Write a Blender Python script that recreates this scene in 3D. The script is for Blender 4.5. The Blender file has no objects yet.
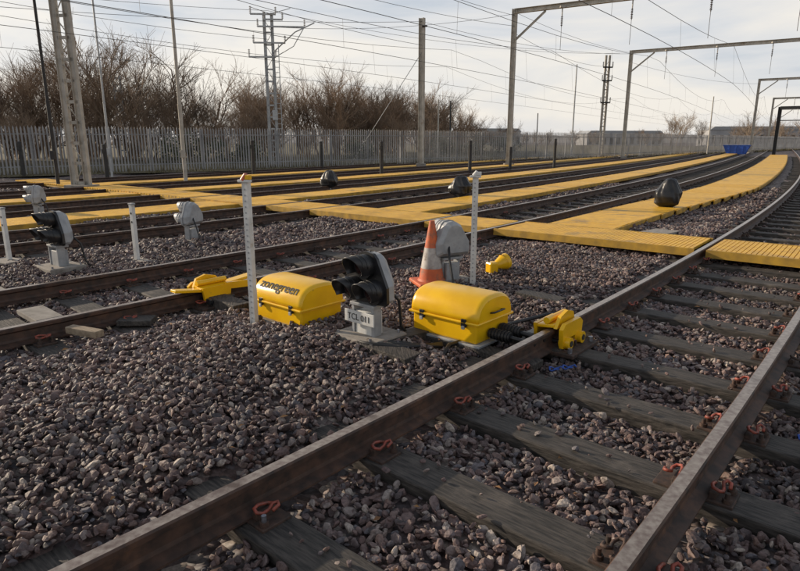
import bpy, bmesh, math, random
import numpy as np
from mathutils import Vector, Matrix
R=random.Random(7); NR=np.random.default_rng(7)
scene=bpy.context.scene
# ------------------------------------------------------------------ materials
def newmat(name):
    m=bpy.data.materials.new(name); m.use_nodes=True
    nt=m.node_tree; b=nt.nodes['Principled BSDF']; return m,nt,b
def pm(name,c1,c2=None,scale=8,rough=.7,metal=0,bump=0.0,detail=6,mscale=(1,1,1),rotz=0,lo=.35,hi=.65,spots=None,spotscale=3,spot_lo=.55,bdist=.01,rough2=None):
    m,nt,b=newmat(name); N=nt.nodes; L=nt.links
    if c2 is None: c2=tuple(x*.75 for x in c1)
    tc=N.new('ShaderNodeTexCoord'); mp=N.new('ShaderNodeMapping'); mp.inputs['Scale'].default_value=mscale
    mp0=N.new('ShaderNodeMapping'); mp0.inputs['Rotation'].default_value=(0,0,rotz)
    L.new(tc.outputs['Object'],mp0.inputs['Vector']); L.new(mp0.outputs['Vector'],mp.inputs['Vector'])
    no=N.new('ShaderNodeTexNoise'); no.inputs['Scale'].default_value=scale; no.inputs['Detail'].default_value=detail
    L.new(mp.outputs['Vector'],no.inputs['Vector'])
    cr=N.new('ShaderNodeValToRGB'); cr.color_ramp.elements[0].position=lo; cr.color_ramp.elements[1].position=hi
    cr.color_ramp.elements[0].color=(*c2,1); cr.color_ramp.elements[1].color=(*c1,1)
    L.new(no.outputs['Fac'],cr.inputs['Fac'])
    out=cr.outputs['Color']
    if spots:
        n2=N.new('ShaderNodeTexNoise'); n2.inputs['Scale'].default_value=spotscale; n2.inputs['Detail'].default_value=8; n2.inputs['Roughness'].default_value=.65
        L.new(tc.outputs['Object'],n2.inputs['Vector'])
        r2=N.new('ShaderNodeValToRGB'); r2.color_ramp.elements[0].position=spot_lo; r2.color_ramp.elements[1].position=spot_lo+.14
        L.new(n2.outputs['Fac'],r2.inputs['Fac'])
        mx=N.new('ShaderNodeMix'); mx.data_type='RGBA'
        L.new(r2.outputs['Color'],mx.inputs['Factor']); L.new(out,mx.inputs['A']); mx.inputs['B'].default_value=(*spots,1)
        out=mx.outputs['Result']
    L.new(out,b.inputs['Base Color'])
    b.inputs['Roughness'].default_value=rough; b.inputs['Metallic'].default_value=metal
    if bump>0:
        bp=N.new('ShaderNodeBump'); bp.inputs['Strength'].default_value=bump; bp.inputs['Distance'].default_value=bdist
        L.new(no.outputs['Fac'],bp.inputs['Height']); L.new(bp.outputs['Normal'],b.inputs['Normal'])
    return m
HD=math.radians(41)
M={}
M['rust']=pm('rail_rust',(.085,.045,.03),(.03,.019,.015),scale=14,rough=.65,bump=.4,bdist=.004,spots=(.12,.06,.035),spotscale=5)
M['railtop']=pm('rail_running_surface',(.42,.35,.29),(.24,.18,.15),scale=30,rough=.28,metal=.8,spots=(.13,.09,.07),spotscale=4)
M['sleeper']=pm('weathered_sleeper_wood',(.075,.064,.055),(.02,.018,.016),scale=9,rough=.75,bump=.9,bdist=.01,mscale=(1,9,5),rotz=HD,spots=(.125,.105,.088),spotscale=2.2,spot_lo=.57)
M['chair']=pm('rusty_chair_iron',(.08,.045,.032),(.03,.022,.018),scale=25,rough=.75,bump=.4,bdist=.004)
M['clip']=pm('red_oxide_clip',(.36,.075,.045),(.15,.045,.03),scale=30,rough=.5)
M['bolt']=pm('zinc_bolt',(.42,.44,.48),(.2,.2,.22),scale=40,rough=.35,metal=.7)
M['yellow']=pm('yellow_equipment_paint',(.85,.50,.008),(.76,.42,.007),scale=5,rough=.28,spots=(.4,.23,.04),spotscale=9,spot_lo=.64)
M['yboard']=pm('yellow_grating',(.80,.46,.025),(.64,.345,.025),scale=6,rough=.5,spots=(.30,.19,.07),spotscale=1.6,spot_lo=.56)
M['yedge']=pm('yellow_board_edge',(.5,.29,.03),(.3,.18,.03),scale=6,rough=.7)
M['black']=pm('black_signal_casing',(.022,.022,.024),(.012,.012,.013),scale=12,rough=.38)
M['lens']=pm('dark_lens_glass',(.03,.012,.012),(.02,.01,.01),rough=.08)
M['lgrey']=pm('light_grey_paint',(.36,.37,.38),(.26,.27,.28),scale=9,rough=.5,spots=(.2,.17,.14),spotscale=9,spot_lo=.6)
M['white']=pm('white_painted_steel',(.68,.68,.66),(.52,.52,.5),scale=8,rough=.5,spots=(.35,.28,.2),spotscale=11,spot_lo=.6)
M['galv']=pm('galvanised_steel',(.45,.46,.46),(.32,.33,.335),scale=6,rough=.5,metal=.15)
M['mast']=pm('weathered_mast_steel',(.46,.43,.38),(.33,.31,.27),scale=3,rough=.7,spots=(.24,.18,.13),spotscale=2,spot_lo=.6)
M['darkmast']=pm('dark_steel',(.035,.033,.033),(.02,.02,.02),rough=.7)
M['fence']=pm('galvanised_palisade',(.32,.32,.325),(.2,.2,.205),scale=.9,rough=.55,metal=.1)
M['conc']=pm('concrete',(.33,.30,.265),(.22,.2,.175),scale=10,rough=.9,bump=.4,bdist=.006,spots=(.16,.14,.12),spotscale=5)
M['postdark']=pm('dark_post',(.05,.048,.045),(.03,.028,.027),rough=.8)
M['orange']=pm('cone_orange',(.62,.13,.035),(.45,.1,.04),scale=9,rough=.6,spots=(.22,.12,.08),spotscale=8,spot_lo=.52)
M['coneband']=pm('cone_reflective_band',(.5,.47,.44),(.33,.3,.28),scale=14,rough=.5,spots=(.2,.14,.11),spotscale=9,spot_lo=.55)
M['redtop']=pm('orange_red_plastic',(.6,.13,.05),(.45,.1,.05),rough=.4)
M['rubber']=pm('black_rubber',(.02,.02,.022),(.012,.012,.012),rough=.5,bump=.3)
M['bag']=pm('black_bag_plastic',(.014,.014,.016),(.009,.009,.01),scale=10,rough=.38,bump=.35,bdist=.02)
M['wire']=pm('copper_wire_dark',(.09,.085,.08),(.07,.07,.07),rough=.6)
M['insul']=pm('insulator_brown',(.05,.03,.028),(.035,.02,.02),rough=.3)
M['winsul']=pm('insulator_white',(.6,.6,.6),(.5,.5,.5),rough=.3)
M['bark']=pm('bare_twigs',(.30,.21,.14),(.15,.11,.08),scale=.3,rough=.9)
M['bark2']=pm('bare_twigs_far',(.30,.23,.17),(.2,.155,.12),scale=.2,rough=.9)
M['shrub']=pm('evergreen_leaves',(.07,.085,.03),(.035,.045,.018),scale=.8,rough=.6)
M['grass']=pm('rough_grass',(.12,.105,.05),(.09,.07,.04),scale=2,rough=.95,bump=.8,bdist=.1)
M['hill']=pm('distant_hillside',(.28,.26,.24),(.2,.19,.185),scale=.06,rough=1)
M['blue']=pm('blue_paint',(.02,.09,.4),(.015,.06,.3),rough=.5)
M['leaf']=pm('dead_leaf',(.3,.16,.06),(.18,.09,.04),rough=.8)
M['wood']=pm('cut_timber',(.34,.27,.19),(.2,.15,.1),scale=8,rough=.8,mscale=(1,8,4),rotz=.3,bump=.4,bdist=.005)
M['bldg']=pm('pale_cladding',(.4,.4,.4),(.32,.32,.33),scale=.5,rough=.7)
MK=list(M.keys()); MI={k:i for i,k in enumerate(MK)}
# ------------------------------------------------------------------ mesh accumulator
_bb={}
def bevbox(size,bev):
    key=(tuple(round(s,4) for s in size),round(bev,4))
    if key in _bb: return _bb[key]
    bm=bmesh.new(); bmesh.ops.create_cube(bm,size=1)
    for v in bm.verts: v.co=Vector((v.co.x*size[0],v.co.y*size[1],v.co.z*size[2]))
    if bev>0: bmesh.ops.bevel(bm,geom=bm.edges[:],offset=bev,segments=2,affect='EDGES',profile=.5)
    bm.verts.index_update()
    r=(np.array([v.co[:] for v in bm.verts]),[[v.index for v in f.verts] for f in bm.faces]); bm.free()
    _bb[key]=r; return r
def Rz(a): c,s=math.cos(a),math.sin(a); return np.array([[c,-s,0],[s,c,0],[0,0,1.]])
def Rx(a): c,s=math.cos(a),math.sin(a); return np.array([[1.,0,0],[0,c,-s],[0,s,c]])
def Ry(a): c,s=math.cos(a),math.sin(a); return np.array([[c,0,s],[0,1.,0],[-s,0,c]])
class MB:
    def __init__(s): s.v=[];s.n=0;s.f=[];s.m=[];s.s=[]
    def add(s,vs,fs,mat,smooth=False):
        vs=np.asarray(vs,float); s.v.append(vs)
        for f in fs: s.f.append([i+s.n for i in f]); s.m.append(MI[mat]); s.s.append(smooth)
        s.n+=len(vs)
    def box(s,c,size,mat,rot=None,bev=0):
        vs,fs=bevbox(size,bev)
        if rot is not None: vs=vs@rot.T
        s.add(vs+np.array(c),fs,mat)
    def cyl(s,p0,p1,r0,r1=None,mat='galv',n=12,caps=True):
        r1=r0 if r1 is None else r1
        p0=np.array(p0,float);p1=np.array(p1,float);d=p1-p0;d/=np.linalg.norm(d)
        a=np.cross(d,[0,0,1.]) if abs(d[2])<.9 else np.cross(d,[1.,0,0]); a/=np.linalg.norm(a); b=np.cross(d,a)
        t=np.arange(n)*2*math.pi/n
        ring=np.cos(t)[:,None]*a+np.sin(t)[:,None]*b
        s.add(np.vstack([p0+ring*r0,p1+ring*r1]),[[i,i+n,(i+1)%n+n,(i+1)%n] for i in range(n)],mat,n>5)
        if caps:
            s.add(p0+ring*r0,[list(range(n))],mat); s.add(p1+ring*r1,[list(range(n))[::-1]],mat)
    def tube(s,pts,r,mat,n=8):
        pts=np.array(pts,float); k=len(pts); V=[]
        t=np.arange(n)*2*math.pi/n
        ref=np.array([.3,.2,1.]); 
        for i in range(k):
            d=pts[min(i+1,k-1)]-pts[max(i-1,0)]; d/=np.linalg.norm(d)
            a=np.cross(d,ref); a/=max(1e-6,np.linalg.norm(a)); b=np.cross(d,a)
            V.append(pts[i]+(np.cos(t)[:,None]*a+np.sin(t)[:,None]*b)*r)
        F=[]
        for i in range(k-1):
            for j in range(n): F.append([i*n+j,(i+1)*n+j,(i+1)*n+(j+1)%n,i*n+(j+1)%n])
        F.append(list(range(n))); F.append([ (k-1)*n+j for j in range(n)][::-1])
        s.add(np.vstack(V),F,mat,True)
    def sections(s,secs,mat,smooth=True,caps=True):
        n=len(secs[0]);k=len(secs);F=[]
        for i in range(k-1):
            for j in range(n): F.append([i*n+j,(i+1)*n+j,(i+1)*n+(j+1)%n,i*n+(j+1)%n])
        s.add(np.vstack(secs),F,mat,smooth)
        if caps:
            s.add(secs[0],[list(range(n))],mat); s.add(secs[-1],[list(range(n))[::-1]],mat)
    def plate(s,poly,t,c,mat,rot=None):
        p=np.array(poly,float);n=len(p)
        a=np.c_[p[:,0],np.full(n,-t/2),p[:,1]]; b=np.c_[p[:,0],np.full(n,t/2),p[:,1]]
        V=np.vstack([a,b]); 
        if rot is not None: V=V@rot.T
        V=V+np.array(c)
        s.add(V,[list(range(n)),[n+i for i in range(n)][::-1]]+[[i,i+n,(i+1)%n+n,(i+1)%n] for i in range(n)],mat)
    def build(s,name,loc=(0,0,0),rz=0):
        me=bpy.data.meshes.new(name); me.from_pydata(np.vstack(s.v).tolist(),[],s.f)
        used=sorted(set(s.m)); mp={u:i for i,u in enumerate(used)}
        for u in used: me.materials.append(M[MK[u]])
        me.polygons.foreach_set('material_index',[mp[x] for x in s.m]); me.polygons.foreach_set('use_smooth',s.s)
        bm=bmesh.new(); bm.from_mesh(me); bmesh.ops.recalc_face_normals(bm,faces=bm.faces); bm.to_mesh(me); bm.free()
        o=bpy.data.objects.new(name,me); scene.collection.objects.link(o); o.location=loc; o.rotation_euler=(0,0,rz); return o
def fastmesh(name,V,F,mat,attr=None,smooth=False):
    me=bpy.data.meshes.new(name); nf,k=F.shape
    me.vertices.add(len(V)); me.vertices.foreach_set('co',V.astype(np.float32).ravel())
    me.loops.add(nf*k); me.loops.foreach_set('vertex_index',F.astype(np.int32).ravel())
    me.polygons.add(nf); me.polygons.foreach_set('loop_start',(np.arange(nf)*k).astype(np.int32))
    try: me.polygons.foreach_set('loop_total',np.full(nf,k,np.int32))
    except Exception: pass
    me.update(calc_edges=True)
    me.polygons.foreach_set('use_smooth',np.full(nf,smooth))
    if attr is not None:
        a=me.attributes.new('rnd','FLOAT','POINT'); a.data.foreach_set('value',attr.astype(np.float32))
    me.materials.append(mat); o=bpy.data.objects.new(name,me); scene.collection.objects.link(o); return o
# ------------------------------------------------------------------ track alignment
Ys=np.linspace(-60,330,7801)
sl=.62+.30*np.exp(-np.maximum(Ys,1.855)/16)
dy=Ys[1]-Ys[0]
Xs=np.concatenate([[0],np.cumsum((sl[1:]+sl[:-1])/2*dy)]); i0=np.argmin(abs(Ys-1.855)); Xs+=-1.222-Xs[i0]
Ss=np.concatenate([[0],np.cumsum(np.hypot(np.diff(Xs),dy))]); Ss-=Ss[i0]
TH=np.arctan(sl)
def P(s,off,z=0):
    x=np.interp(s,Ss,Xs);y=np.interp(s,Ss,Ys);t=np.interp(s,Ss,TH)
    return np.array([x-off*math.cos(t),y+off*math.sin(t),z])
def th(s): return float(np.interp(s,Ss,TH))
def rotS(s): return Rz(math.pi/2-th(s))   # local x -> along track, local y -> left
def SO(x,y):
    x=np.asarray(x,float).ravel();y=np.asarray(y,float).ravel()
    s=np.interp(y,Ys,Ss)
    for _ in range(6):
        px=np.interp(s,Ss,Xs);py=np.interp(s,Ss,Ys);t=np.interp(s,Ss,TH)
        s=s+((x-px)*np.sin(t)+(y-py)*np.cos(t))*.9
    px=np.interp(s,Ss,Xs);py=np.interp(s,Ss,Ys);t=np.interp(s,Ss,TH)
    return s,-(x-px)*np.cos(t)+(y-py)*np.sin(t)
TR=[-6.1,-1.5,3.4,8.05,12.7,17.35,22.0]
PH={-1.5:.82}
SP=.76
def smooth(a,b,x): t=np.clip((x-a)/(b-a),0,1); return t*t*(3-2*t)
def hgt(x,y):
    s,o=SO(x,y)
    bed=np.zeros_like(s)
    for t in TR:
        bed=np.maximum(bed,smooth(-.75,-.2,o-t)*(1-smooth(1.62 if t==-1.5 else 1.7,2.25 if t!=-1.5 else 2.0,o-t)))
    n=.025*np.sin(x*1.3+y*.7)+.02*np.sin(x*2.9-y*2.1+1)+.015*np.sin(x*5.1+y*4.3)
    pile=.05*np.exp(-((o-1.5)**2)/1.2)*np.exp(-((s-.5)**2)/10)
    far=np.where(s>9,-.02,0)
    h=(1-bed)*(.06+n.ravel()+pile)+bed*(np.where(o>1.5,-.012,-.03)+.25*n.ravel())+far
    return h*np.where(np.hypot(x,y).ravel()<45,1,.3)
# ------------------------------------------------------------------ ground
def stonemat(name,ground=False):
    m,nt,b=newmat(name); N=nt.nodes;L=nt.links
    tc=N.new('ShaderNodeTexCoord')
    if ground:
        vo=N.new('ShaderNodeTexVoronoi'); vo.inputs['Scale'].default_value=15
        L.new(tc.outputs['Object'],vo.inputs['Vector'])
        sp=N.new('ShaderNodeSeparateColor'); L.new(vo.outputs['Color'],sp.inputs['Color']); fac=sp.outputs['Red']
    else:
        at=N.new('ShaderNodeAttribute'); at.attribute_name='rnd'; fac=at.outputs['Fac']
    cr=N.new('ShaderNodeValToRGB'); e=cr.color_ramp; e.interpolation='LINEAR'
    cols=[(0,(.04,.034,.036)),(.22,(.105,.066,.06)),(.42,(.145,.098,.088)),(.58,(.09,.085,.095)),(.74,(.165,.1,.08)),(.9,(.2,.165,.15)),(1,(.38,.32,.27))]
    e.elements[0].color=(*cols[0][1],1); e.elements[1].color=(*cols[-1][1],1)
    for p,c in cols[1:-1]: el=e.elements.new(p); el.color=(*c,1)
    L.new(fac,cr.inputs['Fac'])
    n=N.new('ShaderNodeTexNoise'); n.inputs['Scale'].default_value=.55; n.inputs['Detail'].default_value=4; L.new(tc.outputs['Object'],n.inputs['Vector'])
    r=N.new('ShaderNodeMapRange'); r.inputs['From Min'].default_value=.3; r.inputs['From Max'].default_value=.7; r.inputs['To Min'].default_value=.7 if not ground else .5; r.inputs['To Max'].default_value=1.35 if not ground else 1.0
    L.new(n.outputs['Fac'],r.inputs['Value'])
    n3=N.new('ShaderNodeTexNoise'); n3.inputs['Scale'].default_value=70; n3.inputs['Detail'].default_value=2; L.new(tc.outputs['Object'],n3.inputs['Vector'])
    r3=N.new('ShaderNodeMapRange'); r3.inputs['From Min'].default_value=.25; r3.inputs['From Max'].default_value=.75; r3.inputs['To Min'].default_value=.6; r3.inputs['To Max'].default_value=1.45; L.new(n3.outputs['Fac'],r3.inputs['Value'])
    mm=N.new('ShaderNodeMath'); mm.operation='MULTIPLY'; L.new(r.outputs['Result'],mm.inputs[0]); L.new(r3.outputs['Result'],mm.inputs[1])
    vm=N.new('ShaderNodeVectorMath'); vm.operation='SCALE'; L.new(cr.outputs['Color'],vm.inputs[0]); L.new(mm.outputs[0],vm.inputs['Scale'])
    L.new(vm.outputs[0],b.inputs['Base Color']); b.inputs['Roughness'].default_value=.66
    bp=N.new('ShaderNodeBump')
    if ground:
        bp.inputs['Distance'].default_value=.07; bp.inputs['Strength'].default_value=1; bp.invert=True
        L.new(vo.outputs['Distance'],bp.inputs['Height'])
    else:
        bp.inputs['Distance'].default_value=.006; bp.inputs['Strength'].default_value=.6
        L.new(n3.outputs['Fac'],bp.inputs['Height'])
    L.new(bp.outputs['Normal'],b.inputs['Normal'])
    return m
gx=np.concatenate([[-900,-500,-250,-130,-80,-50,-38],np.arange(-30,-9,.75),np.arange(-9,12,.1),np.arange(12,40,.75),[45,60,90,150,250,500,1200]])
gy=np.concatenate([[-300,-80,-20,-8],np.arange(-4,0.5,.5),np.arange(.5,17,.1),np.arange(17,50,.75),[55,65,80,110,160,250,500,900,1600]])
GX,GY=np.meshgrid(gx,gy); h=hgt(GX,GY)-.022
V=np.c_[GX.ravel(),GY.ravel(),h]; nx,ny=len(gx),len(gy)
I=np.arange(nx*ny).reshape(ny,nx); F=np.stack([I[:-1,:-1].ravel(),I[:-1,1:].ravel(),I[1:,1:].ravel(),I[1:,:-1].ravel()],1)
fastmesh('ballast_ground',V,F,stonemat('ballast_bed',True),smooth=True)
# ------------------------------------------------------------------ stones
def protos(sub,n):
    bm=bmesh.new(); bmesh.ops.create_icosphere(bm,subdivisions=sub,radius=1); bm.verts.index_update()
    v=np.array([x.co[:] for x in bm.verts]); f=np.array([[q.index for q in p.verts] for p in bm.faces]); bm.free()
    out=[]
    for _ in range(n):
        q,_r=np.linalg.qr(NR.normal(size=(3,3))); u=v@q
        nn=NR.normal(size=(9,3)); nn/=np.linalg.norm(nn,axis=1)[:,None]; d=NR.uniform(.5,.9,9)
        dt=u@nn.T; rr=np.where(dt>.05,d/np.maximum(dt,.05),9).min(1); rr=np.minimum(rr,1.08)*NR.uniform(.93,1.05,len(v))
        out.append(u*rr[:,None]*np.array([1.2,NR.uniform(.7,1.),NR.uniform(.45,.8)]))
    return np.array(out),f
def scatter(rmin,rmax,dens,sub,smin,smax):
    y0,y1=-.5,rmax; W=rmax*.78+2.5
    n=int((2*W)*(y1-y0)*dens)
    x=NR.uniform(-W,W,n); y=NR.uniform(y0,y1,n); d=np.hypot(x,y)
    k=(d>=rmin)&(d<rmax)&(abs(x)<.78*np.maximum(y,0)+1.0)&(y>.6)
    x,y=x[k],y[k]; s,o=SO(x,y)
    onS=np.zeros(len(x),bool)
    for t in TR:
        rel=o-t; ph=((s-PH.get(t,.3))+SP/2)%SP-SP/2
        on=(abs(ph)<.128)&(rel>-.5)&(rel<(1.9 if t==-1.5 else 2.0))
        if t==-1.5: on&=NR.uniform(0,1,len(x))>.035
        else: on&=NR.uniform(0,1,len(x))>.3
        onS|=on
        onS|=(abs(rel)<.075)|(abs(rel-1.5)<.075)
    for (cx,cy,rad) in [(-.965,5.53,.38),(.495,5.02,.38),(-.3,4.87,.25)]:
        onS|=np.hypot(x-cx,y-cy)<rad
    keep=~onS; x,y=x[keep],y[keep]; n=len(x)
    size=np.exp(NR.normal(math.log((smin+smax)/2),.33,n)); size=np.clip(size,smin*.6,smax*1.6)
    z=hgt(x,y)+NR.uniform(-.012,.02,n)
    s,o=SO(x,y)
    inA=(o>-1.5)&(o<0); ph=abs(((s-PH[-1.5])+SP/2)%SP-SP/2); z=np.where(inA&(ph<.128),.045,z); size=np.where(inA&(ph<.128),size*.75,size)
    pv,pf=protos(sub,24); idx=NR.integers(0,24,n)
    q=NR.normal(size=(n,4)); q/=np.linalg.norm(q,axis=1)[:,None]; a,b,c,e=q.T
    RM=np.stack([1-2*(c*c+e*e),2*(b*c-a*e),2*(b*e+a*c),2*(b*c+a*e),1-2*(b*b+e*e),2*(c*e-a*b),2*(b*e-a*c),2*(c*e+a*b),1-2*(b*b+c*c)],1).reshape(n,3,3)
    VV=np.einsum('nij,nkj->nki',RM,pv[idx])*size[:,None,None]; VV[:,:,2]*=.85
    VV+=np.stack([x,y,z],1)[:,None,:]
    nv=pv.shape[1]; FF=pf[None]+(np.arange(n)*nv)[:,None,None]
    return VV.reshape(-1,3),FF.reshape(-1,3),np.repeat(NR.uniform(0,1,n),nv)
parts=[scatter(0,4.3,1150,2,.016,.026),scatter(4.3,9.5,880,1,.018,.029),scatter(9.5,16,340,1,.026,.041),scatter(16,25,120,1,.034,.05)]
off=0;VL=[];FL=[];AL=[]
for v,f,a in parts: VL.append(v);FL.append(f+off);AL.append(a);off+=len(v)
fastmesh('ballast_stones',np.vstack(VL),np.vstack(FL),stonemat('granite_ballast'),np.concatenate(AL))
# ------------------------------------------------------------------ tracks
prof=[(-.07,0),(-.07,.011),(-.014,.03),(-.009,.05),(-.009,.105),(-.034,.122),(-.036,.148),(-.029,.158),(.029,.158),(.036,.148),(.034,.122),(.009,.105),(.009,.05),(.014,.03),(.07,.011),(.07,0)]
def rail(mb,off,s0,s1,z0=.043):
    ss=np.concatenate([np.arange(s0,min(s1,40),1.0),np.arange(40,s1+1,4)]) if s1>40 else np.arange(s0,s1,1.)
    n=len(prof);V=[]
    for s in ss:
        p=P(s,off,z0);t=th(s);lat=np.array([-math.cos(t),math.sin(t),0])
        V+= [p+lat*(-a)+np.array([0,0,b]) for a,b in prof]
    for j in range(n):
        F=[[i*n+j,(i+1)*n+j,(i+1)*n+(j+1)%n,i*n+(j+1)%n] for i in range(len(ss)-1)]
        if j==0: mb.add(np.array(V),F,'rust'); base=mb.n-len(V)
        else:
            for f in F: mb.f.append([q+base for q in f]); mb.m.append(MI['railtop' if j==7 else 'rust']); mb.s.append(False)
def clip(mb,c,rot,m='clip'):
    raw=[(-.055,.0,.0),(-.02,.0,.018),(.03,.0,.03),(.06,.012,.03),(.065,.04,.022),(.04,.055,.012),(.0,.05,.014),(-.03,.04,.028),(-.05,.055,.034),(-.04,.075,.03),(.0,.08,.02)]
    pts=[np.array(c)+rot@(np.array(p)*.92) for p in raw]; mb.tube(pts,.0085,m,7)
for ti,t in enumerate(TR):
    mb=MB(); s0=-8 if t<0 else -22; s1=190 if t>-5 else 120
    rail(mb,t,s0,s1); rail(mb,t+1.5,s0,s1)
    ph=PH.get(t,.3); k=math.ceil((s0-ph)/SP)
    s=ph+k*SP
    while s<75:
        near=(t in(-1.5,3.4) and -3<s<12)
        w=R.uniform(.215,.26); L=R.uniform(2.5,2.66)
        c=P(s+R.uniform(-.02,.02),t+.75+R.uniform(-.03,.03),.03-.065+R.uniform(-.008,.004)); rot=rotS(s)@Rz(R.uniform(-.02,.02))@Rx(R.uniform(-.004,.004))
        mb.box(c,(w,L,.13),'sleeper',rot,.012 if near else 0)
        if s<30:
            for ro in (t,t+1.5):
                pc=P(s,ro,.036); r0=rotS(s)
                mb.box(pc,(.16,.36,.017),'chair',r0,.004 if near else 0)
                for sd in (-1,1):
                    q=P(s,ro+sd*.085,.058); mb.box(q,(.11,.035,.04),'chair',r0,.006 if near else 0)
                    if near:
                        rr=r0 if sd>0 else r0@Rz(math.pi)
                        cc=P(s,ro+sd*.075,.075); clip(mb,cc,rr,'clip' if R.random()<.85 else 'chair')
                        for dd in (-.05,.05):
                            b0=P(s+dd,ro+sd*.15,.045); 
                            if R.random()<.8: mb.cyl(b0,b0+np.array([0,0,.02]),.022,.022,'chair',6); mb.cyl(b0+np.array([0,0,.02]),b0+np.array([0,0,.05]),.012,.012,'bolt' if (t==-1.5 and s<1.5) else 'chair',8)
        s+=SP
    mb.build('railway_track')
# ------------------------------------------------------------------ yellow walkways
def strip(off,s0,s1,w,z,var=False):
    mb=MB(); s=s0; i=0
    def OW(s):
        if not var: return off,w
        k=float(smooth(11,24,np.array(s))); return off-.62*k,w+.35*k
    while s<s1:
        o_,w_=OW(s)
        st=.083 if s<24 else .5
        mb.box(P(s,o_+.006*math.sin(i*1.7),z-.02+.004*math.sin(s*1.9)+(.003 if (int(s/1.5))%2 else 0)),(st*.82 if s<24 else .47,w_,.04),'yboard',rotS(s)); s+=st; i+=1
    for e in (-1,1):
        s=s0
        while s<s1:
            o_,w_=OW(s+.5); mb.box(P(s+.5,o_+e*(w_/2+.026),z-.052),(.985,.03,.1),'yedge',rotS(s+.5)); s+=1
    s=s0
    while s<min(s1,60):
        o_,w_=OW(s); mb.box(P(s,o_,z-.075),(.08,w_-.05,.06),'postdark',rotS(s)); s+=1.25
    mb.build('yellow_walkway')
strip(2.35,9.8,78,1.2,.17,True); strip(6.6,9.8,95,1.15,.17); strip(11.15,-6,105,1.15,.17); strip(15.8,3,105,1.0,.17); strip(20.4,9.8,95,1.0,.17)
mb=MB(); o=-5.9; sc=9.1
rails=[r for t in TR for r in (t,t+1.5)]
i=0
while o<24.5:
    if all(abs(o-r)>.09 for r in rails): mb.box(P(sc+.008*math.sin(i*2.3),o,.183+.003*math.sin(i*.37)),(1.15,.05,.04),'yboard',rotS(sc))
    o+=.061; i+=1
seg=[-5.9]+sorted(rails)+[24.5]
for a,b in zip(seg[:-1],seg[1:]):
    a2,b2=a+.08,b-.08
    if b2-a2<.2: continue
    for e in (-1,1):
        mb.box(P(sc+e*.6,(a2+b2)/2,.15),(.04,b2-a2,.11),'yedge',rotS(sc))
    for e in(-.3,.3): mb.box(P(sc+e,(a2+b2)/2,.12),(.06,b2-a2,.08),'postdark',rotS(sc))
mb.build('yellow_crossing')
# ------------------------------------------------------------------ fence
FP=np.array([(-60,4),(-40,15),(-19,29),(0,42.5),(22,61),(47,86),(85,128)],float)
d=np.concatenate([[0],np.cumsum(np.hypot(*np.diff(FP,axis=0).T))])
mb=MB()
def FPt(u): return np.array([np.interp(u,d,FP[:,0]),np.interp(u,d,FP[:,1]),0.])
u=0
while u<d[-1]-.3:
    p=FPt(u);q=FPt(u+.2); a=math.atan2(q[1]-p[1],q[0]-p[0]); r=Rz(a+R.uniform(-.05,.05)); top=2.4+R.uniform(-.02,.02)
    mb.plate([(-.035,.08),(.035,.08),(.035,top-.12),(.0,top),(-.035,top-.12)],.012,p,'fence',r)
    u+=.155
u=0
while u<d[-1]-3:
    p=FPt(u);q=FPt(u+2.75); a=math.atan2(q[1]-p[1],q[0]-p[0]); r=Rz(a); c=(p+q)/2; L=np.linalg.norm(q-p)
    nrm=r@np.array([0,.04,0])
    for z in (.45,2.0): mb.box(c+nrm+np.array([0,0,z]),(L-.01,.05,.05),'fence',r)
    mb.box(p+nrm*2.2+np.array([0,0,1.15]),(.1,.06,2.3),'fence',r); u+=2.75
mb.build('palisade_fence')
vv=[];ff=[]
us=np.linspace(0,d[-1],40)
for u in us:
    p=FPt(u);q=FPt(min(u+.5,d[-1]));p0=FPt(max(0,u-.5)); t=(q-p0)/np.linalg.norm(q-p0); n=np.array([-t[1],t[0],0])
    for k,z in ((-1.6,.03),(0,.1),(12,.4),(60,.5),(200,.5)): vv.append(p+n*k+np.array([0,0,z+ (R.uniform(0,.05) if k<0 else 0)]))
V=np.array(vv); I=np.arange(len(V)).reshape(len(us),5)
F=np.stack([I[:-1,:-1].ravel(),I[1:,:-1].ravel(),I[1:,1:].ravel(),I[:-1,1:].ravel()],1)[:,::-1]
fastmesh('grass_verge',V,F,M['grass'],smooth=True)
VL=[];FL2=[];o_=0
for _ in range(9000):
    u=R.uniform(10,d[-1]-20); p=FPt(u); q=FPt(u+.5); t=(q-p)/np.linalg.norm(q-p); n=np.array([-t[1],t[0],0])
    b=p+n*R.uniform(-1.7,1.2)+np.array([0,0,.04]); hh=R.uniform(.1,.42); a=R.uniform(0,6.28); w_=R.uniform(.012,.03)
    dx=np.array([math.cos(a),math.sin(a),0])*w_; ln=np.array([R.uniform(-.12,.12),R.uniform(-.12,.12),hh])
    VL+= [b-dx,b+dx,b+ln]; FL2.append([o_,o_+1,o_+2]); o_+=3
fastmesh('grass_tufts',np.array(VL),np.array(FL2),M['grass'])
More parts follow.
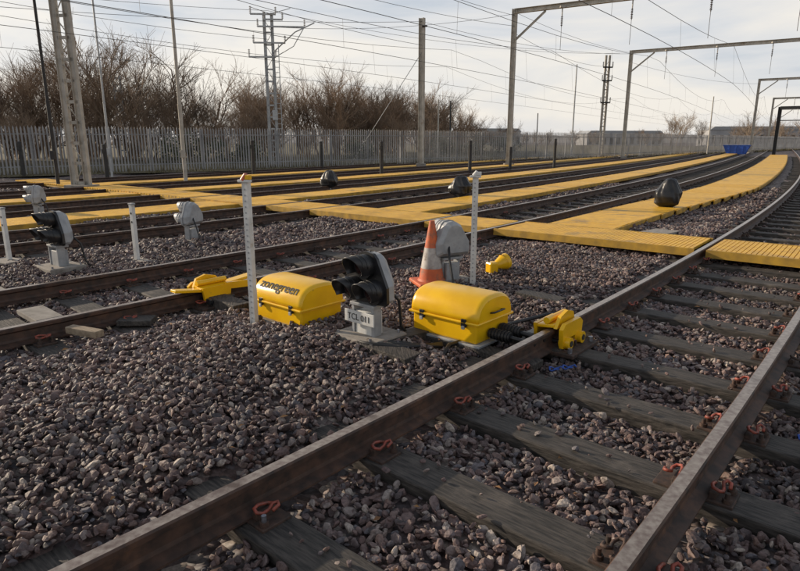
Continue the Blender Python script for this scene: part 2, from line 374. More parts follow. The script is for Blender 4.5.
# ------------------------------------------------------------------ bare trees
def treeproto(rng,H):
    S=[]
    def br(p,dv,L,r,dep):
        d2=dv+rng.normal(0,.12,3); d2/=np.linalg.norm(d2); q=p+dv*L*.5; e=q+d2*L*.5
        if dep>1: S.append((p,q,r,r*.8)); S.append((q,e,r*.8,r*.55))
        else: S.append((p,e,r,r*.5))
        if dep==0: return
        k=5 if dep in(1,2) else 4
        for i in range(k):
            f=rng.uniform(.15,1); b=p+(e-p)*f
            sp=.46 if dep>=3 else .52
            nd=d2+rng.normal(0,sp,3); nd[2]=abs(nd[2])*.8+.4; nd/=np.linalg.norm(nd)
            br(b,nd,L*rng.uniform(.5,.76),r*.52,dep-1)
    for i in range(rng.integers(1,4)):
        dv=np.array([rng.normal(0,.16),rng.normal(0,.16),1.]);dv/=np.linalg.norm(dv)
        br(np.array([rng.normal(0,.4),rng.normal(0,.4),0]),dv,H*.44,H*.013,4)
    p0=np.array([s[0] for s in S]);p1=np.array([s[1] for s in S]);r0=np.array([s[2] for s in S]);r1=np.array([s[3] for s in S])
    zmax=np.percentile(p1[:,2],99.5); f=H/zmax; p0*=f;p1*=f
    r0=np.maximum(r0,.0065);r1=np.maximum(r1,.0045)
    D=p1-p0; D/=np.linalg.norm(D,axis=1)[:,None]; A=np.cross(D,[.31,.2,.11]);A/=np.linalg.norm(A,axis=1)[:,None];B=np.cross(D,A)
    V=[]
    for pp,rr in((p0,r0),(p1,r1)):
        for k in range(3):
            t=k*2.0944; V.append(pp+(A*math.cos(t)+B*math.sin(t))*rr[:,None])
    V=np.stack(V,1); n=len(S); V=V.reshape(-1,3); b=(np.arange(n)*6)[:,None]
    F=np.concatenate([b+np.array([[0,3,4,1]]),b+np.array([[1,4,5,2]]),b+np.array([[2,5,3,0]])])
    return V,F
tp=[treeproto(NR,1.0*6) for _ in range(7)]
def wood(name,spots,mat):
    VL=[];FL=[];o=0
    for (x,y,H) in spots:
        V,F=tp[R.randrange(7)]; k=H/6; a=R.uniform(0,6.28); kk=k*R.uniform(.9,1.25); V=(V*np.array([kk,kk,k]))@Rz(a).T+np.array([x,y,.2])
        VL.append(V);FL.append(F+o);o+=len(V)
    fastmesh(name,np.vstack(VL),np.vstack(FL),mat)
sp=[]
TB=np.array([(-50,25),(-34,33),(-16,44),(-6,54),(4,66),(10.5,76)]); td=np.concatenate([[0],np.cumsum(np.hypot(*np.diff(TB,axis=0).T))])
for i in range(165):
    u=i/165*td[-1]+R.uniform(-.8,.8); x=np.interp(u,td,TB[:,0]);y=np.interp(u,td,TB[:,1]); k=R.uniform(-1,9)
    g=u/td[-1]
    H=(8.5-2.0*g)*(1+.10*math.sin(g*31)+.06*math.sin(g*77))*R.uniform(.7,1.06)
    sp.append((x-.7*k,y+.7*k,H))
for i in range(80):
    u=R.uniform(0,td[-1]); x=np.interp(u,td,TB[:,0]);y=np.interp(u,td,TB[:,1]); k=R.uniform(-5,-1)
    sp.append((x-.7*k*1,y+.7*k,R.uniform(2.4,4.2)))
wood('bare_trees',sp,M['bark'])
sp=[(R.uniform(62,150),R.uniform(125,160),R.uniform(5,8.5)) for _ in range(60)]+[(R.uniform(15,70),R.uniform(150,190),R.uniform(3,5)) for _ in range(35)]
wood('distant_bare_trees',sp,M['bark2'])
# evergreen bramble / ivy shrubs behind the fence
cs=[]
for i in range(34):
    u=R.uniform(0,td[-1]); x=np.interp(u,td,TB[:,0]);y=np.interp(u,td,TB[:,1]); k=R.uniform(-6.5,-3)
    cs.append((x-.7*k,y+.7*k,R.uniform(.8,2.0),R.uniform(1.0,2.7)))
ctr=[];
for (x,y,rr,hh) in cs:
    for _ in range(9):
        a=R.uniform(0,6.28); q=R.uniform(0,.7); cx=x+rr*q*math.cos(a); cy=y+rr*q*math.sin(a); cz=.3+hh*R.uniform(.1,.75); lr=rr*R.uniform(.3,.5)
        g=NR.normal(size=(110,3)); g/=np.linalg.norm(g,axis=1)[:,None]; g*=NR.uniform(.6,1.08,(110,1)); ctr.append(g*np.array([lr,lr,lr*.8])+np.array([cx,cy,cz]))
C=np.vstack(ctr); C[:,2]=np.maximum(C[:,2],.15); n=len(C); T1=NR.normal(0,.055,(n,3)); T2=NR.normal(0,.055,(n,3))
V=np.stack([C-T1,C+T1,C+T2],1).reshape(-1,3); fastmesh('evergreen_shrubs',V,np.arange(3*n).reshape(n,3),M['shrub'])
xs=np.linspace(-900,1500,200); V=[]
for x in xs:
    hh=3.5+1.6*math.sin(x*.009+1)+.9*math.sin(x*.031)+.5*math.sin(x*.11)+R.uniform(0,.5)+ (9*math.exp(-((x-560)/150)**2))
    V+= [(x,480-.1*x,0),(x,560-.1*x,hh*1.3),(x,700-.1*x,hh*1.7)]
V=np.array(V);I=np.arange(len(V)).reshape(-1,3)
F=np.stack([I[:-1,:-1].ravel(),I[1:,:-1].ravel(),I[1:,1:].ravel(),I[:-1,1:].ravel()],1)
fastmesh('distant_hill',V,F,M['hill'],smooth=True)
# ------------------------------------------------------------------ masts
def hbeam(mb,p0,p1,w,dp,mat,side=None):
    p0=np.array(p0,float);p1=np.array(p1,float);d_=p1-p0;L=np.linalg.norm(d_);d_/=L
    if side is None: side=np.array([.8,-.6,0]) if abs(d_[2])>.7 else np.cross(d_,[0,0,1.])
    side=np.array(side,float); side/=np.linalg.norm(side); up=np.cross(side,d_)
    rot=np.stack([side,up,d_],1); c=(p0+p1)/2
    mb.box(c,(w,.02,L),mat,rot); 
    for e in(-1,1): mb.box(c+side*e*(w/2+.008),(.016,dp,L),mat,rot)
def insulator(mb,p,L=.5,horizontal=None,mat='insul'):
    p=np.array(p,float); dv=np.array([0,0,-1.]) if horizontal is None else np.array(horizontal,float)
    mb.cyl(p,p+dv*L,.025,.025,mat,8)
    n=int(L/.09)
    for i in range(n): mb.cyl(p+dv*(.04+i*.09),p+dv*(.07+i*.09),.075,.05,mat,10)
PERP=np.array([.84,-.54,0])
def gantry(name,x,y,span,z,mat='mast',drops=(3,7,11,15)):
    mb=MB(); a=np.array([x,y,0.]);b=a+PERP*span
    for q in (a,b):
        hbeam(mb,q,q+np.array([0,0,z]),.26,.24,mat,PERP); mb.box(q+np.array([0,0,.12]),(.6,.6,.24),'conc')
    hbeam(mb,a+np.array([0,0,z-.15]),b+np.array([0,0,z-.15]),.24,.26,mat,[0,0,1])
    hbeam(mb,a+np.array([0,0,z-1.9]),a+PERP*2+np.array([0,0,z-.3]),.12,.1,mat,[0,0,1])
    hbeam(mb,b+np.array([0,0,z-1.9]),b-PERP*2+np.array([0,0,z-.3]),.12,.1,mat,[0,0,1])
    for k in drops:
        q=a+PERP*k+np.array([0,0,z-.28]); mb.cyl(q,q+np.array([0,0,-.45]),.035,.035,mat,8); insulator(mb,q+np.array([0,0,-.45]),.6)
        mb.box(q+np.array([0,0,.06]),(.3,.3,.1),mat)
        e=q+np.array([0,0,-1.05]); mb.cyl(e,e+np.array([0,0,-1.3]),.014,.014,'wire',6)
    mb.build(name)
gantry('catenary_gantry',7.1,40,25,9.6); gantry('catenary_gantry',20.9,57.6,27,9.6); gantry('catenary_gantry',45,79,24,9.2)
gantry('catenary_gantry',62,104,26,8.6); gantry('catenary_gantry',80,131,26,8.2)
mb=MB()
for q in ((43.2,71),(47,68.5),(50.5,66)):
    hbeam(mb,(q[0],q[1],0),(q[0],q[1],5.4),.3,.3,'darkmast')
hbeam(mb,(43.2,71,5.3),(51,65.7,5.3),.3,.3,'darkmast'); hbeam(mb,(43.2,71,3.9),(51,65.7,3.9),.1,.1,'darkmast'); mb.build('dark_steel_gantry')
mb=MB(); hbeam(mb,(1.3,38,0),(1.3,38,8.7),.28,.26,'mast',PERP); mb.box((1.3,38,.15),(.6,.6,.3),'conc')
mb.tube([(1.3,38,6.8),(-3.2,38.6,.1)],.02,'galv',6); insulator(mb,(1.3,37.8,8.2),.4,PERP*.9); mb.build('catenary_mast')
def lattice(name,x,y,H,sep,leg,ang,mat='mast',n=None,taper=0):
    mb=MB(); dx=np.array([math.cos(ang),math.sin(ang),0]); a=np.array([x,y,0.])
    w0=sep/2; w1=sep/2*(1-taper)
    for e in(-1,1): 
        p=a+dx*w0*e; q=a+dx*w1*e+np.array([0,0,H]); hbeam(mb,p,q,leg*1.3,leg,mat,dx)
    n=n or int(H/.65)
    for i in range(n):
        za=H*i/n+.3; zb=H*(i+1)/n+.3; e=1 if i%2 else -1; fa=w0+(w1-w0)*za/H; fb=w0+(w1-w0)*zb/H
        if zb>H: break
        mb.box((a+dx*0+np.array([0,0,za])),(2*fa,.02,.1),mat,Rz(ang))
        mb.cyl(a+dx*fa*e+np.array([0,0,za]),a-dx*fb*e+np.array([0,0,zb]),.018,.018,mat,6)
    mb.box(a+np.array([0,0,.12]),(sep+.4,.6,.24),'conc',Rz(ang)); return mb
mb=lattice('m',-10.75,20.5,10.5,.5,.14,-.2,taper=.15); mb.build('lattice_catenary_mast')
def pole(name,x,y,H,r0,r1,mat='galv'):
    mb=MB(); mb.cyl((x,y,0),(x,y,H*.3),r0,r0,mat,12); mb.cyl((x,y,H*.3),(x,y,H),r0*.85,r1,mat,12); mb.cyl((x,y,H*.3-.02),(x,y,H*.3+.03),r0*1.15,r0*1.15,mat,12); mb.box((x,y,.05),(.3,.3,.1),'conc',bev=.02)
    mb.box((x,y-r0-.05,1.2),(.14,.1,.3),mat,bev=.01); return mb.build(name)
pole('lighting_pole',-8.35,23.7,10,.075,.05,'mast'); pole('lighting_pole',-12.1,21.5,10,.06,.04,'darkmast'); pole('lighting_pole',-13.0,27.5,11,.05,.035,'galv')
pole('lighting_pole',17.0,61,8.8,.09,.06); pole('lighting_pole',14.6,66,4.5,.07,.05,'darkmast'); pole('lighting_pole',37.5,75,6.8,.09,.06,'mast'); pole('lighting_pole',3.2,52,5.0,.08,.06,'mast'); pole('lighting_pole',4.2,52,4.9,.08,.06,'darkmast')
mb=lattice('m',-7.9,38.6,9.1,.45,.11,.1,'galv')
a=np.array([-7.9,38.6,0.])
for z,l,r_ in((9.0,-1.0,.5),(8.3,-.6,2.2),(7.4,-.9,1.0),(6.6,-1.2,.4),(8.7,-.2,.9)):
    mb.box(a+np.array([(l+r_)/2,-.13,z]),(r_-l,.08,.09),'galv',Rz(.1))
    insulator(mb,a+np.array([l,-.13,z+.45]),.45,mat='winsul'); insulator(mb,a+np.array([r_,-.15,z+.4]),.4,mat='winsul')
mb.tube([a+np.array([.3,-.1,6.9]),a+np.array([1.6,-.1,8.0]),a+np.array([2.8,-.2,8.5])],.035,'galv')
mb.tube([a+np.array([-1,-.1,9.4]),a+np.array([.2,-.2,9.0]),a+np.array([1.4,-.2,9.3])],.02,'galv')
mb.tube([a+np.array([2.2,-.15,8.3]),a+np.array([1.5,-.15,7.2]),a+np.array([.4,-.15,6.6])],.025,'galv')
mb.box(a+np.array([.2,-.15,3.2]),(.3,.2,.6),'galv',bev=.02)
for i in range(22): mb.box(a+np.array([.42,-.2,.6+i*.3]),(.35,.03,.03),'galv')
for e in(.25,.6): mb.box(a+np.array([e,-.2,3.8]),(.04,.04,7),'galv')
mb.build('switching_mast')
mb=lattice('m',19.6,60,9.5,.35,.12,.1,'mast')
a=np.array([19.6,60,0.])
for z in(8.4,7.2,5.2): mb.box(a+np.array([0,-.2,z]),(.9,.1,.12),'darkmast'); insulator(mb,a+np.array([.45,-.2,z+.5]),.5); insulator(mb,a+np.array([-.45,-.2,z+.5]),.5)
mb.build('switching_mast')
mb=lattice('m',-20.2,45,6.2,.45,.07,.1,'galv'); mb.box((-20.5,44.9,6.0),(1.3,.2,.15),'galv'); mb.build('lattice_catenary_mast')
for x,y,H in((-17.6,28.5,1.6),(-7.0,29.2,1.65),(-4.6,36,1.6),(-.9,29.8,1.6),(3.6,31.5,1.65),(9.2,36.5,1.75),(-12.5,26,1.5),(6.3,35,1.3)):
    mb=MB(); mb.cyl((0,0,0),(0,0,H),.09,.085,'postdark',12); mb.cyl((0,0,H),(0,0,H+.05),.1,.06,'postdark',12); mb.box((0,-.09,H-.25),(.14,.02,.18),'postdark'); mb.build('marker_bollard',(x,y,0))
# ------------------------------------------------------------------ overhead wires
mb=MB()
for off_ in (-.75,4.15,8.8,13.45,18.1,22.75):
    s=-28; ptsC=[];ptsM=[]
    ph0=R.uniform(0,20)
    while s<170:
        tt=((s+ph0)%48)/48; zm=5.75+1.2*(2*tt-1)**2
        zig=.2*(1 if int((s+ph0)//48)%2 else -1)*(2*tt-1)
        ptsC.append(P(s,off_+zig,4.85)); ptsM.append(P(s,off_,zm))
        if s%8<4: mb.cyl(ptsC[-1],ptsM[-1],.004,.004,'wire',4,False)
        s+=4
    mb.tube(ptsC,.009,'wire',5); mb.tube(ptsM,.009,'wire',5)
mb.build('overhead_wires')
mb=MB()
for (p0,p1,sag) in (((-30,24,9.2),(-7.9,38.5,9.2),.5),((-7.9,38.5,9.2),(20,58,9.4),.7),((-7.9,38.5,8.3),(7.1,40,9.3),.4),((-26,20,8.6),(-7.9,38.5,7.6),.5),((-30,21,7.6),(1.3,38,8.5),.7),((1.3,38,8.5),(20.8,57.6,9.3),.5),((7.1,40,9.4),(20.8,57.6,9.4),.3),((-12,6,8.2),(7.1,40,9.2),.6),((7.1,40,8.2),(19.6,60,8.5),.5),((-10.75,20.5,8.8),(7.1,40,8.6),.5),((20.8,57.6,8.6),(45,79,8.6),.5),((-40,24,6.6),(-20.2,45,6.1),.2),((-10.75,20.5,7.7),(1.3,38,7.2),.3)):
    p0=np.array(p0,float);p1=np.array(p1,float)
    mb.tube([p0+(p1-p0)*t-np.array([0,0,4*sag*t*(1-t)]) for t in np.linspace(0,1,13)],.011,'wire',5)
mb.build('feeder_cables')
# ------------------------------------------------------------------ yellow equipment boxes
def arch(L,w,h,n=26):
    secs=[]
    for x,k in((-L/2,.86),(-L/2+.008,.93),(-L/2+.022,.975),(-L/2+.045,1),(L/2-.045,1),(L/2-.022,.975),(L/2-.008,.93),(L/2,.86)):
        t=np.linspace(0,math.pi,n); y=np.sign(np.cos(t))*np.abs(np.cos(t))**.72*w/2*(1-(1-k)*.6); z=np.abs(np.sin(t))**.85*h*k
        secs.append(np.c_[np.full(n,x),y,z])
    return secs
def eqbox(loc,rz,side,text=None):
    mb=MB(); L,w=.70,.52
    mb.box((0,0,.115),(L-.03,w-.03,.17),'yellow',bev=.018)
    mb.box((0,0,.02),(L+.06,w+.02,.02),'galv',bev=.004)
    mb.box((0,0,.205),(L+.03,w+.03,.022),'yellow',bev=.008)
    secs=[s_+np.array([0,0,.216]) for s_ in arch(L+.01,w+.01,.2)]
    mb.sections(secs,'yellow')
    for x in(-.22,.22):
        mb.box((x,-w/2-.004,.2),(.05,.022,.07),'black',bev=.005); mb.box((x,-w/2-.014,.165),(.03,.02,.03),'galv',bev=.004)
    for x in(-.3,0,.3): mb.cyl((x,w/2+.01,.2),(x+.05,w/2+.01,.2),.012,.012,'galv',8)
    e=side
    mb.tube([(e*(L/2+.0),-.08,.27),(e*(L/2+.04),-.08,.28),(e*(L/2+.04),.08,.28),(e*(L/2),.08,.27)],.008,'black',6)
    for yy,zz,rr in((-.07,.1,.028),(.09,.1,.035)):
        mb.cyl((e*L/2,yy,zz),(e*(L/2+.20),yy,zz),rr+.012,rr+.012,'rubber',12); mb.cyl((e*(L/2+.2),yy,zz),(e*(L/2+.42),yy,zz-.01),rr*.6,rr*.6,'rubber',10)
        for q in range(6): mb.cyl((e*(L/2+.02+q*.03),yy,zz),(e*(L/2+.032+q*.03),yy,zz),rr+.02,rr+.02,'rubber',12)
    for yy in(-.2,.2): mb.box((e*.25,yy,-.02),(1.25,.16,.06),'sleeper',bev=.008)
    o=mb.build('derailer_machine_box',loc,rz)
    if text:
        cu=bpy.data.curves.new('lettering','FONT'); cu.body=text; cu.size=.13; cu.align_x='CENTER'; cu.extrude=.001; cu.offset=.0015
        me_o=bpy.data.objects.new('lettering',cu); scene.collection.objects.link(me_o); bpy.context.view_layer.update()
        me=bpy.data.meshes.new_from_object(me_o); bpy.data.objects.remove(me_o)
        # arc-length lookup along the lid section so the letters keep their height
        tt=np.linspace(0,math.pi,400); yy=-np.sign(np.cos(tt))*np.abs(np.cos(tt))**.72*(w+.01)/2; zz=.216+np.abs(np.sin(tt))**.85*.2
        ar=np.concatenate([[0],np.cumsum(np.hypot(np.diff(yy),np.diff(zz)))])
        for v in me.vertices:
            a=.125+v.co.y; y=float(np.interp(a,ar,yy)); z=float(np.interp(a,ar,zz)); y2=float(np.interp(a+.004,ar,yy)); z2=float(np.interp(a+.004,ar,zz))
            nrm=Vector((0,-(z2-z),(y2-y))).normalized()
            v.co=Vector((v.co.x,y,z))+nrm*(.004+v.co.z)
        me.materials.clear(); me.materials.append(M['darkmast'])
        to=bpy.data.objects.new('lettering',me); scene.collection.objects.link(to); to.parent=o
    return o
RZ=math.radians(-41.4)
eqbox((-.965,5.5,.03),RZ,-1,'zonegreen'); eqbox((.53,5.03,.05),RZ,1)
# ------------------------------------------------------------------ derailers
def derailer(s,off,flip):
    mb=MB()
    mb.box((0,.04,.225),(.34,.15,.03),'yellow',Rx(-.12),.008)
    mb.plate([(-.17,0),(.17,0),(.13,.09),(.02,.12),(-.1,.09)],.03,(0,-.05,.215),'yellow')
    mb.plate([(-.17,-.14),(-.06,-.16),(-.05,-.07),(.05,-.07),(.06,-.16),(.17,-.14),(.19,.02),(.14,.06),(-.14,.06),(-.19,.02)],.035,(0,-.11,.2),'yellow')
    mb.plate([(-.15,-.1),(.15,-.1),(.17,.03),(-.17,.03)],.03,(0,.13,.205),'yellow')
    for x in(-.115,.115):
        mb.cyl((x,-.17,.1),(x,-.08,.1),.05,.05,'yellow',16); mb.cyl((x,-.178,.1),(x,-.165,.1),.024,.024,'darkmast',12)
        mb.cyl((x,-.16,.1),(x,.24,.1),.018,.018,'black',8)
    mb.cyl((-.17,.03,.27),(.17,.03,.27),.028,.028,'yellow',14)
    if flip:
        mb.box((-.32,.02,.235),(.4,.12,.03),'yellow',Ry(.1),.006); mb.box((.3,.06,.225),(.3,.1,.03),'yellow',Ry(-.15),.006)
        mb.plate([(-.5,-.05),(-.1,-.02),(-.1,.05),(-.5,.02)],.03,(0,.12,.2),'yellow')
    mb.box((0,.19,.1),(.3,.08,.06),'black',bev=.01)
    mb.box((0,0,.035),(.5,.5,.03),'chair',bev=.004)
    for x in(-.2,.2): mb.cyl((x,-.2,.05),(x,-.2,.09),.02,.02,'bolt',6)
    p=P(s,off,0); mb.build('rail_derailer',p,math.pi/2-th(s)+(math.pi if flip else 0))
derailer(3.9,0.0,False); derailer(2.75,3.4,True)
# ------------------------------------------------------------------ ground signals
def signal(name,loc,rz,scale=1,casing='black',plate=True,lean=0):
    mb=MB()
    mb.box((0,.02,.03),(.52,.46,.09),'conc',bev=.015)
    mb.box((0,.03,.17),(.2,.14,.22),'white' if plate else 'lgrey',bev=.01)
    mb.box((-.12,.0,.2),(.03,.1,.3),'lgrey',bev=.004); mb.box((.12,.0,.2),(.03,.1,.3),'lgrey',bev=.004)
    if plate: mb.box((0,-.09,.235),(.36,.012,.11),'white',bev=.003)
    mb.box((0,.02,.34),(.3,.16,.03),'lgrey',bev=.006)
    poly=[(-.24,.0),(.24,.0),(.262,.03),(.258,.16),(.14,.40),(.10,.44),(.02,.452),(-.04,.44),(-.11,.40),(-.255,.17),(-.262,.03)]
    mb.plate(poly,.03,(0,.0,.36),casing)
    mb.sections([np.array([(x*.94,y,.36+.014+z*.94) for x,z in poly]) for y in(.017,.09)]+[np.array([(x*.75,.15,.36+.06+z*.75) for x,z in poly])],'lgrey' ,smooth=False)
    for cx,cz in((-.125,.475),(.125,.475),(0.015,.685)):
        mb.cyl((cx,-.015,cz),(cx,-.06,cz),.108,.108,casing,24); mb.cyl((cx,-.06,cz),(cx,-.07,cz),.085,.075,'lens',24)
        n=24; t=np.linspace(-math.radians(35),math.radians(215),n)
        F=[];V=[]
        for rr in(.106,.098):
            for y,cut in((-.05,0),(-.24,1)):
                for tt in t:
                    yy=y if not cut else -.16-.08*max(0,math.sin(tt)+.3)/1.3
                    V.append((cx+rr*math.cos(tt),yy,cz+rr*math.sin(tt)))
        for i in range(n-1):
            F.append([i,i+1,n+i+1,n+i]); F.append([2*n+i,3*n+i,3*n+i+1,2*n+i+1]); F.append([n+i,n+i+1,3*n+i+1,3*n+i])
        mb.add(np.array(V),F,casing,True)
        for yy in(-.1,-.15): 
            pts=[(cx+.109*math.cos(q),yy,cz+.109*math.sin(q)) for q in np.linspace(0,math.pi,14)]; mb.tube(pts,.004,casing,5)
    mb.tube([(.1,.14,.5),(.16,.25,.35),(.14,.3,.1),(.2,.35,0)],.014,'rubber',8)
    for x,y in((-.2,-.16),(.2,-.16),(-.2,.2),(.2,.2)): mb.cyl((x,y,.07),(x,y,.1),.014,.014,'bolt',6)
    o=mb.build(name,loc,rz); o.scale=(scale,)*3
    if plate:
        cu=bpy.data.curves.new('plate_lettering','FONT'); cu.body='TCL 011'; cu.size=.078; cu.align_x='CENTER'; cu.extrude=.001
        t_=bpy.data.objects.new('plate_lettering',cu); scene.collection.objects.link(t_); cu.materials.append(M['darkmast'])
        t_.rotation_euler=(math.pi/2,0,0); t_.location=(0,-.099,.21); t_.parent=o
    return o
signal('ground_signal',(-.28,4.83,.05),math.radians(-42),.95)
signal('ground_signal',(-4.5,7.75,.03),math.radians(-38),.98,plate=False)
signal('ground_signal',(-3.5,10.0,.03),math.radians(-110),.85,'lgrey',False)
signal('ground_signal',(.58,7.0,.03),math.radians(-150),.95,'lgrey',False)
signal('ground_signal',(-7.95,13.2,.03),math.radians(-80),.9,'lgrey',False)
# ------------------------------------------------------------------ marker posts
def ppost(x,y,H,w,top,name='marker_post'):
    mb=MB(); mb.box((0,0,H/2),(w,.012,H),'white',bev=.002)
    for e in(-1,1): mb.box((e*(w/2+.003),.018,H/2),(.006,.05,H-.004),'white')
    z=.12
    while z<H-.05: mb.cyl((0,-.0085,z),(0,-.004,z),.009,.009,'lgrey',8); z+=.05
    if top: 
        mb.box((.0,0,H+.012),(.12,.05,.024),'white',bev=.006); mb.cyl((-.01,0,H+.02),(.02,0,H+.07),.032,.02,'redtop' if top==1 else 'white',12)
        mb.box((.04,0,H+.045),(.05,.04,.04),'yellow' if top==1 else 'white',bev=.006)
    mb.box((0,.02,.01),(.16,.16,.08),'conc',bev=.01); mb.build(name,(x,y,.02),R.uniform(-.6,-.3))
ppost(-1.33,5.2,1.33,.045,1); ppost(.83,6.7,1.28,.045,2)
def stub(x,y,H):
    mb=MB(); mb.box((0,0,H/2),(.07,.05,H),'white',bev=.008); mb.box((0,0,H+.01),(.085,.06,.02),'lgrey',bev=.004)
    mb.box((.0,-.03,.0),(.5,.3,.06),'conc',bev=.01); mb.cyl((0,-.028,H*.7),(0,-.02,H*.7),.015,.015,'darkmast',8); mb.cyl((0,-.028,H*.85),(0,-.02,H*.85),.015,.015,'darkmast',8)
    mb.build('white_marker_post',(x,y,.04),-.5)
stub(-3.7,8.3,.8); stub(-5.5,8.3,.74)
# ------------------------------------------------------------------ cone
mb=MB(); mb.box((0,0,.025),(.42,.42,.05),'orange',bev=.015)
def cr(z): return .15-.12*(z-.05)/.70
for z0,z1,m_ in((.05,.2,'orange'),(.2,.44,'coneband'),(.44,.75,'orange')): mb.cyl((0,0,z0),(0,0,z1),cr(z0)+(.002 if m_=='coneband' else 0),cr(z1)+(.002 if m_=='coneband' else 0),m_,28,m_=='coneband' or z1>.7)
mb.cyl((0,0,.05),(0,0,.075),.165,.15,'orange',28); mb.build('traffic_cone',(.37,6.9,.05),.3)
mb=MB(); mb.cyl((-.08,0,.12),(.04,0,.15),.05,.1,'yellow',20); mb.cyl((.04,0,.15),(.09,.0,.163),.105,.1,'yellow',20); mb.cyl((.09,0,.163),(.1,0,.165),.08,.07,'coneband',20)
mb.box((-.14,0,.1),(.12,.12,.14),'yellow',bev=.02); mb.tube([(-.18,0,.14),(-.2,0,.24),(-.1,0,.27),(0,0,.25)],.01,'black'); mb.box((-.1,0,.015),(.2,.14,.05),'black',bev=.01); mb.build('yellow_hand_lamp',(1.27,7.4,.06),.5)
def bag(x,y,H,w):
    bm=bmesh.new(); bmesh.ops.create_icosphere(bm,subdivisions=5,radius=1); bm.verts.index_update()
    V=np.array([v.co[:] for v in bm.verts]);F=[[v.index for v in f.verts] for f in bm.faces];bm.free()
    a=np.arctan2(V[:,1],V[:,0]); zz=V[:,2]
    fold=1+.035*np.sin(a*7+x+zz*2.5)+.02*np.sin(a*13+zz*7)+.04*np.sin(zz*6+a*2+x)
    # squarish lower body (two lamps), narrower rounded top (third lamp), neck tied at the base
    wid=np.interp(zz,[-1,-.9,-.78,-.6,-.2,.1,.35,.7,.9,1],[.2,.34,.6,.95,1.03,1.0,.82,.62,.45,.05])
    ca=np.sign(np.cos(a))*np.abs(np.cos(a))**.75; sa=np.sign(np.sin(a))*np.abs(np.sin(a))**.75
    V=np.c_[ca*wid*w/2*fold+.03*zz,sa*wid*w*.36*fold,(zz+1)/2*H*.86+H*.12+.012*np.sin(a*3+x)]
    V[np.abs(zz)>.999,:2]=0
    mb=MB(); mb.add(V,F,'bag',True); mb.cyl((0,0,0),(0,0,H*.3),.07,.06,'lgrey',10); mb.box((0,0,.02),(.45,.4,.07),'conc',bev=.01)
    mb.tube([(.3*w*.5*math.cos(q),.3*w*.4*math.sin(q),H*.17) for q in np.linspace(0,6.28,12)],.012,'darkmast')
    mb.build('bagged_ground_signal',(x,y,.02),-.5)
bag(-2.4,20.6,.72,.6); bag(1.73,17.4,.72,.62); bag(6.3,14.2,.84,.56)
mb=MB()
for k in range(4):
    mb.tube([(-.45-.05*k,4.75+.04*k,.09),(-.25,4.55+.05*k,.12-.01*k),(.0,4.52+.04*k,.1),(.2,4.62,.08),(.35,4.68+.03*k,.05)],.014,'rubber')
mb.build('cable_bundle')
mb=MB()
mb.tube([P(s,o,.06+.02*math.sin(s*6)) for s,o in((2.9,.5),(3.2,.62),(3.6,.55),(4.0,.6),(4.5,.4),(4.6,.3))],.02,'rubber'); mb.build('signal_cable')
def timber(x,y,l,w,t,a,mat='wood',z=.08,tilt=.03): 
    mb=MB(); mb.box((0,0,0),(l,w,t),mat,Ry(tilt),.006); mb.build('timber_offcut',(x,y,z),a)
timber(-2.7,4.9,.34,.09,.06,-.35,z=.11); timber(-2.45,5.35,.3,.2,.05,.1,'sleeper',.07)
timber(-1.75,5.9,.5,.2,.1,-.72,'sleeper'); timber(-1.45,5.15,.45,.2,.07,-.72,'conc',.05); timber(-3.5,5.6,.5,.24,.05,-.7,'conc',.05)
timber(-.1,4.5,.55,.2,.08,-.72,'sleeper',.07); timber(.05,4.9,.5,.18,.08,.7,'sleeper',.06); timber(1.5,6.2,.5,.2,.08,-.72,'sleeper',.06)
timber(4.6,10.6,.9,.45,.05,.8,'conc',.1); timber(-4.7,6.6,.7,.25,.06,-.7,'conc',.06); timber(-1.95,2.35,.5,.22,.08,-.6,'sleeper',.05)
mb=MB()
for _ in range(170):
    y=R.uniform(1.3,9); x=R.uniform(-.7*y-.3,.7*y+.3); z=float(hgt(np.array([x]),np.array([y]))[0])+.04; a=R.uniform(0,6.28); l=R.uniform(.015,.03)
    rot=Rz(a)@Rx(R.uniform(-.5,.5))
    V=np.array([(-l,0,0),(0,-l*.5,.006),(l,0,0),(0,l*.5,.006)])@rot.T+np.array([x,y,z]); mb.add(V,[[0,1,2,3]],'leaf')
mb.build('dead_leaves')
mb=MB()
for (s,o,z) in ((3.3,-.28,.06),(3.42,-.33,.05),(3.2,-1.85,.08),(3.6,-2.0,.08)):
    p=P(s,o,z); mb.tube([p+np.array([.05*math.cos(q),.03*math.sin(q),.012*math.sin(q*3)]) for q in np.linspace(0,5,10)],.006,'blue',6)
mb.build('blue_cable_ties')
mb=MB(); mb.plate([(-1.0,.1),(1.0,.1),(1.4,1.1),(-1.4,1.1)],1.3,(0,0,0),'blue'); mb.box((0,0,1.12),(2.9,1.4,.08),'blue',bev=.02)
for x in(-.7,0,.7): mb.box((x,-.68,.6),(.08,.06,.9),'blue')
mb.build('blue_skip',(40.5,74,0),-.6)
def shed(x,y,w,dp,h,rz):
    mb=MB(); mb.box((0,0,h/2),(w,dp,h),'bldg'); mb.plate([(-w/2-.2,0),(w/2+.2,0),(w/2-1,.9),(-w/2+1,.9)],dp+.4,(0,0,h),'lgrey')
    for q in np.arange(-w/2+1,w/2-.5,2): mb.box((q,-dp/2-.02,h*.45),(.9,.06,h*.5),'darkmast')
    mb.build('low_depot_building',(x,y,0),rz)
shed(62,175,22,8,3.4,.1); shed(28,185,14,8,4.2,.2); shed(96,168,26,9,4.4,-.1)
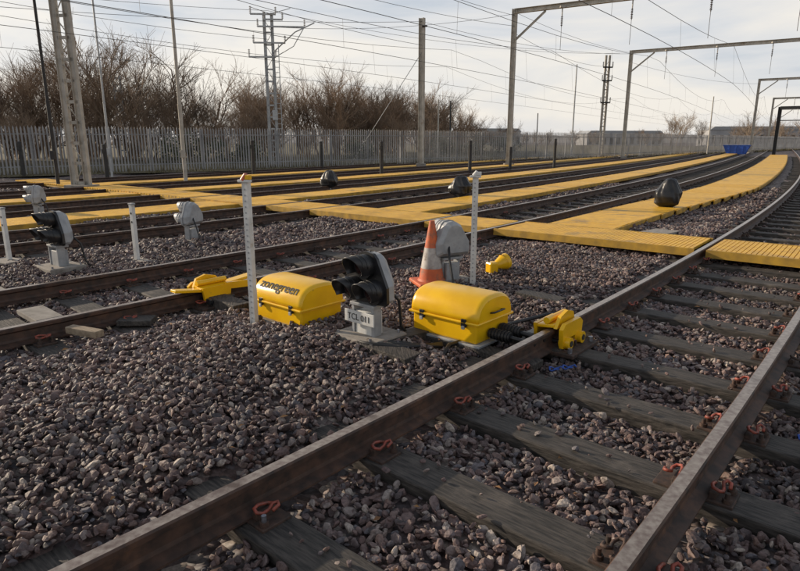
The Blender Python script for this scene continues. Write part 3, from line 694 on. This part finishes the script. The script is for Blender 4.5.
# ------------------------------------------------------------------ camera, light, world
cam=bpy.data.cameras.new('camera'); co=bpy.data.objects.new('camera',cam); scene.collection.objects.link(co)
cam.sensor_width=36; cam.lens=27; cam.clip_end=5000; cam.clip_start=.05
co.location=(0,0,1.7); co.rotation_euler=(math.radians(90-13.6),0,0); scene.camera=co
AZ,EL=math.radians(-66),math.radians(18)
D=Vector((math.sin(AZ)*math.cos(EL),math.cos(AZ)*math.cos(EL),math.sin(EL)))
sl_=bpy.data.lights.new('sun','SUN'); so=bpy.data.objects.new('sun',sl_); scene.collection.objects.link(so)
sl_.energy=5; sl_.angle=math.radians(.6); sl_.color=(1,.84,.65); so.rotation_euler=D.to_track_quat('Z','Y').to_euler()
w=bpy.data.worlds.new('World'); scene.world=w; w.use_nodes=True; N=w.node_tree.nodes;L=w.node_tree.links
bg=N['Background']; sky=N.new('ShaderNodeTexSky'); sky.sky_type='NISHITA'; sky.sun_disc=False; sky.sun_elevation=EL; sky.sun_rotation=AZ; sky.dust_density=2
tc=N.new('ShaderNodeTexCoord'); mp=N.new('ShaderNodeMapping'); mp.inputs['Scale'].default_value=(1.2,1.2,6); mp.inputs['Rotation'].default_value=(.1,.05,0); L.new(tc.outputs['Generated'],mp.inputs['Vector'])
no=N.new('ShaderNodeTexNoise'); no.inputs['Scale'].default_value=1.7; no.inputs['Detail'].default_value=7; no.inputs['Roughness'].default_value=.52; no.inputs['Distortion'].default_value=.5; L.new(mp.outputs['Vector'],no.inputs['Vector'])
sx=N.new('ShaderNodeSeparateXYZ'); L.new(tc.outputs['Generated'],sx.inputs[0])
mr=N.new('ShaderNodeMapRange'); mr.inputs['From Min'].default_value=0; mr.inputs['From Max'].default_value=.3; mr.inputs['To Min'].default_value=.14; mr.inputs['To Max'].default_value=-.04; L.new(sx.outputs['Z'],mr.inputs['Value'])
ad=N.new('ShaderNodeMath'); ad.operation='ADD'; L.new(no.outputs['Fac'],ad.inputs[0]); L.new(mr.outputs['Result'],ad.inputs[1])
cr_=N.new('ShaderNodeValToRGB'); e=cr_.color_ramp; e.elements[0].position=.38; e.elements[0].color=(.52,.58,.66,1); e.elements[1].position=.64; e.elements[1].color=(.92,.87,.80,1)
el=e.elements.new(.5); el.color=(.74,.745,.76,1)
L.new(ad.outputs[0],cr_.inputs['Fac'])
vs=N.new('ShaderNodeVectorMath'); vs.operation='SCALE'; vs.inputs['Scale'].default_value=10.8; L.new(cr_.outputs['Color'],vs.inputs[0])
# cloud thinned in the unseen upper sky to cut ambient and blue the shadows
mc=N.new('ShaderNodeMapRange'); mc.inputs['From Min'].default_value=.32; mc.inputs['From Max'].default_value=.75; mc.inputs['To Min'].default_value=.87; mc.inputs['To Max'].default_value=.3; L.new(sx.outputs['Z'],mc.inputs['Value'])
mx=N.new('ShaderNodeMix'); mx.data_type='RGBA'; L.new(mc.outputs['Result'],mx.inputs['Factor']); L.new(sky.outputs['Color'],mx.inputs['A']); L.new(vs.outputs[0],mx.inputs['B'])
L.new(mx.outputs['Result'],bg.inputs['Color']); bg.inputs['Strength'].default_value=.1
scene.view_settings.view_transform='Standard'; scene.view_settings.look='None'; scene.view_settings.exposure=0
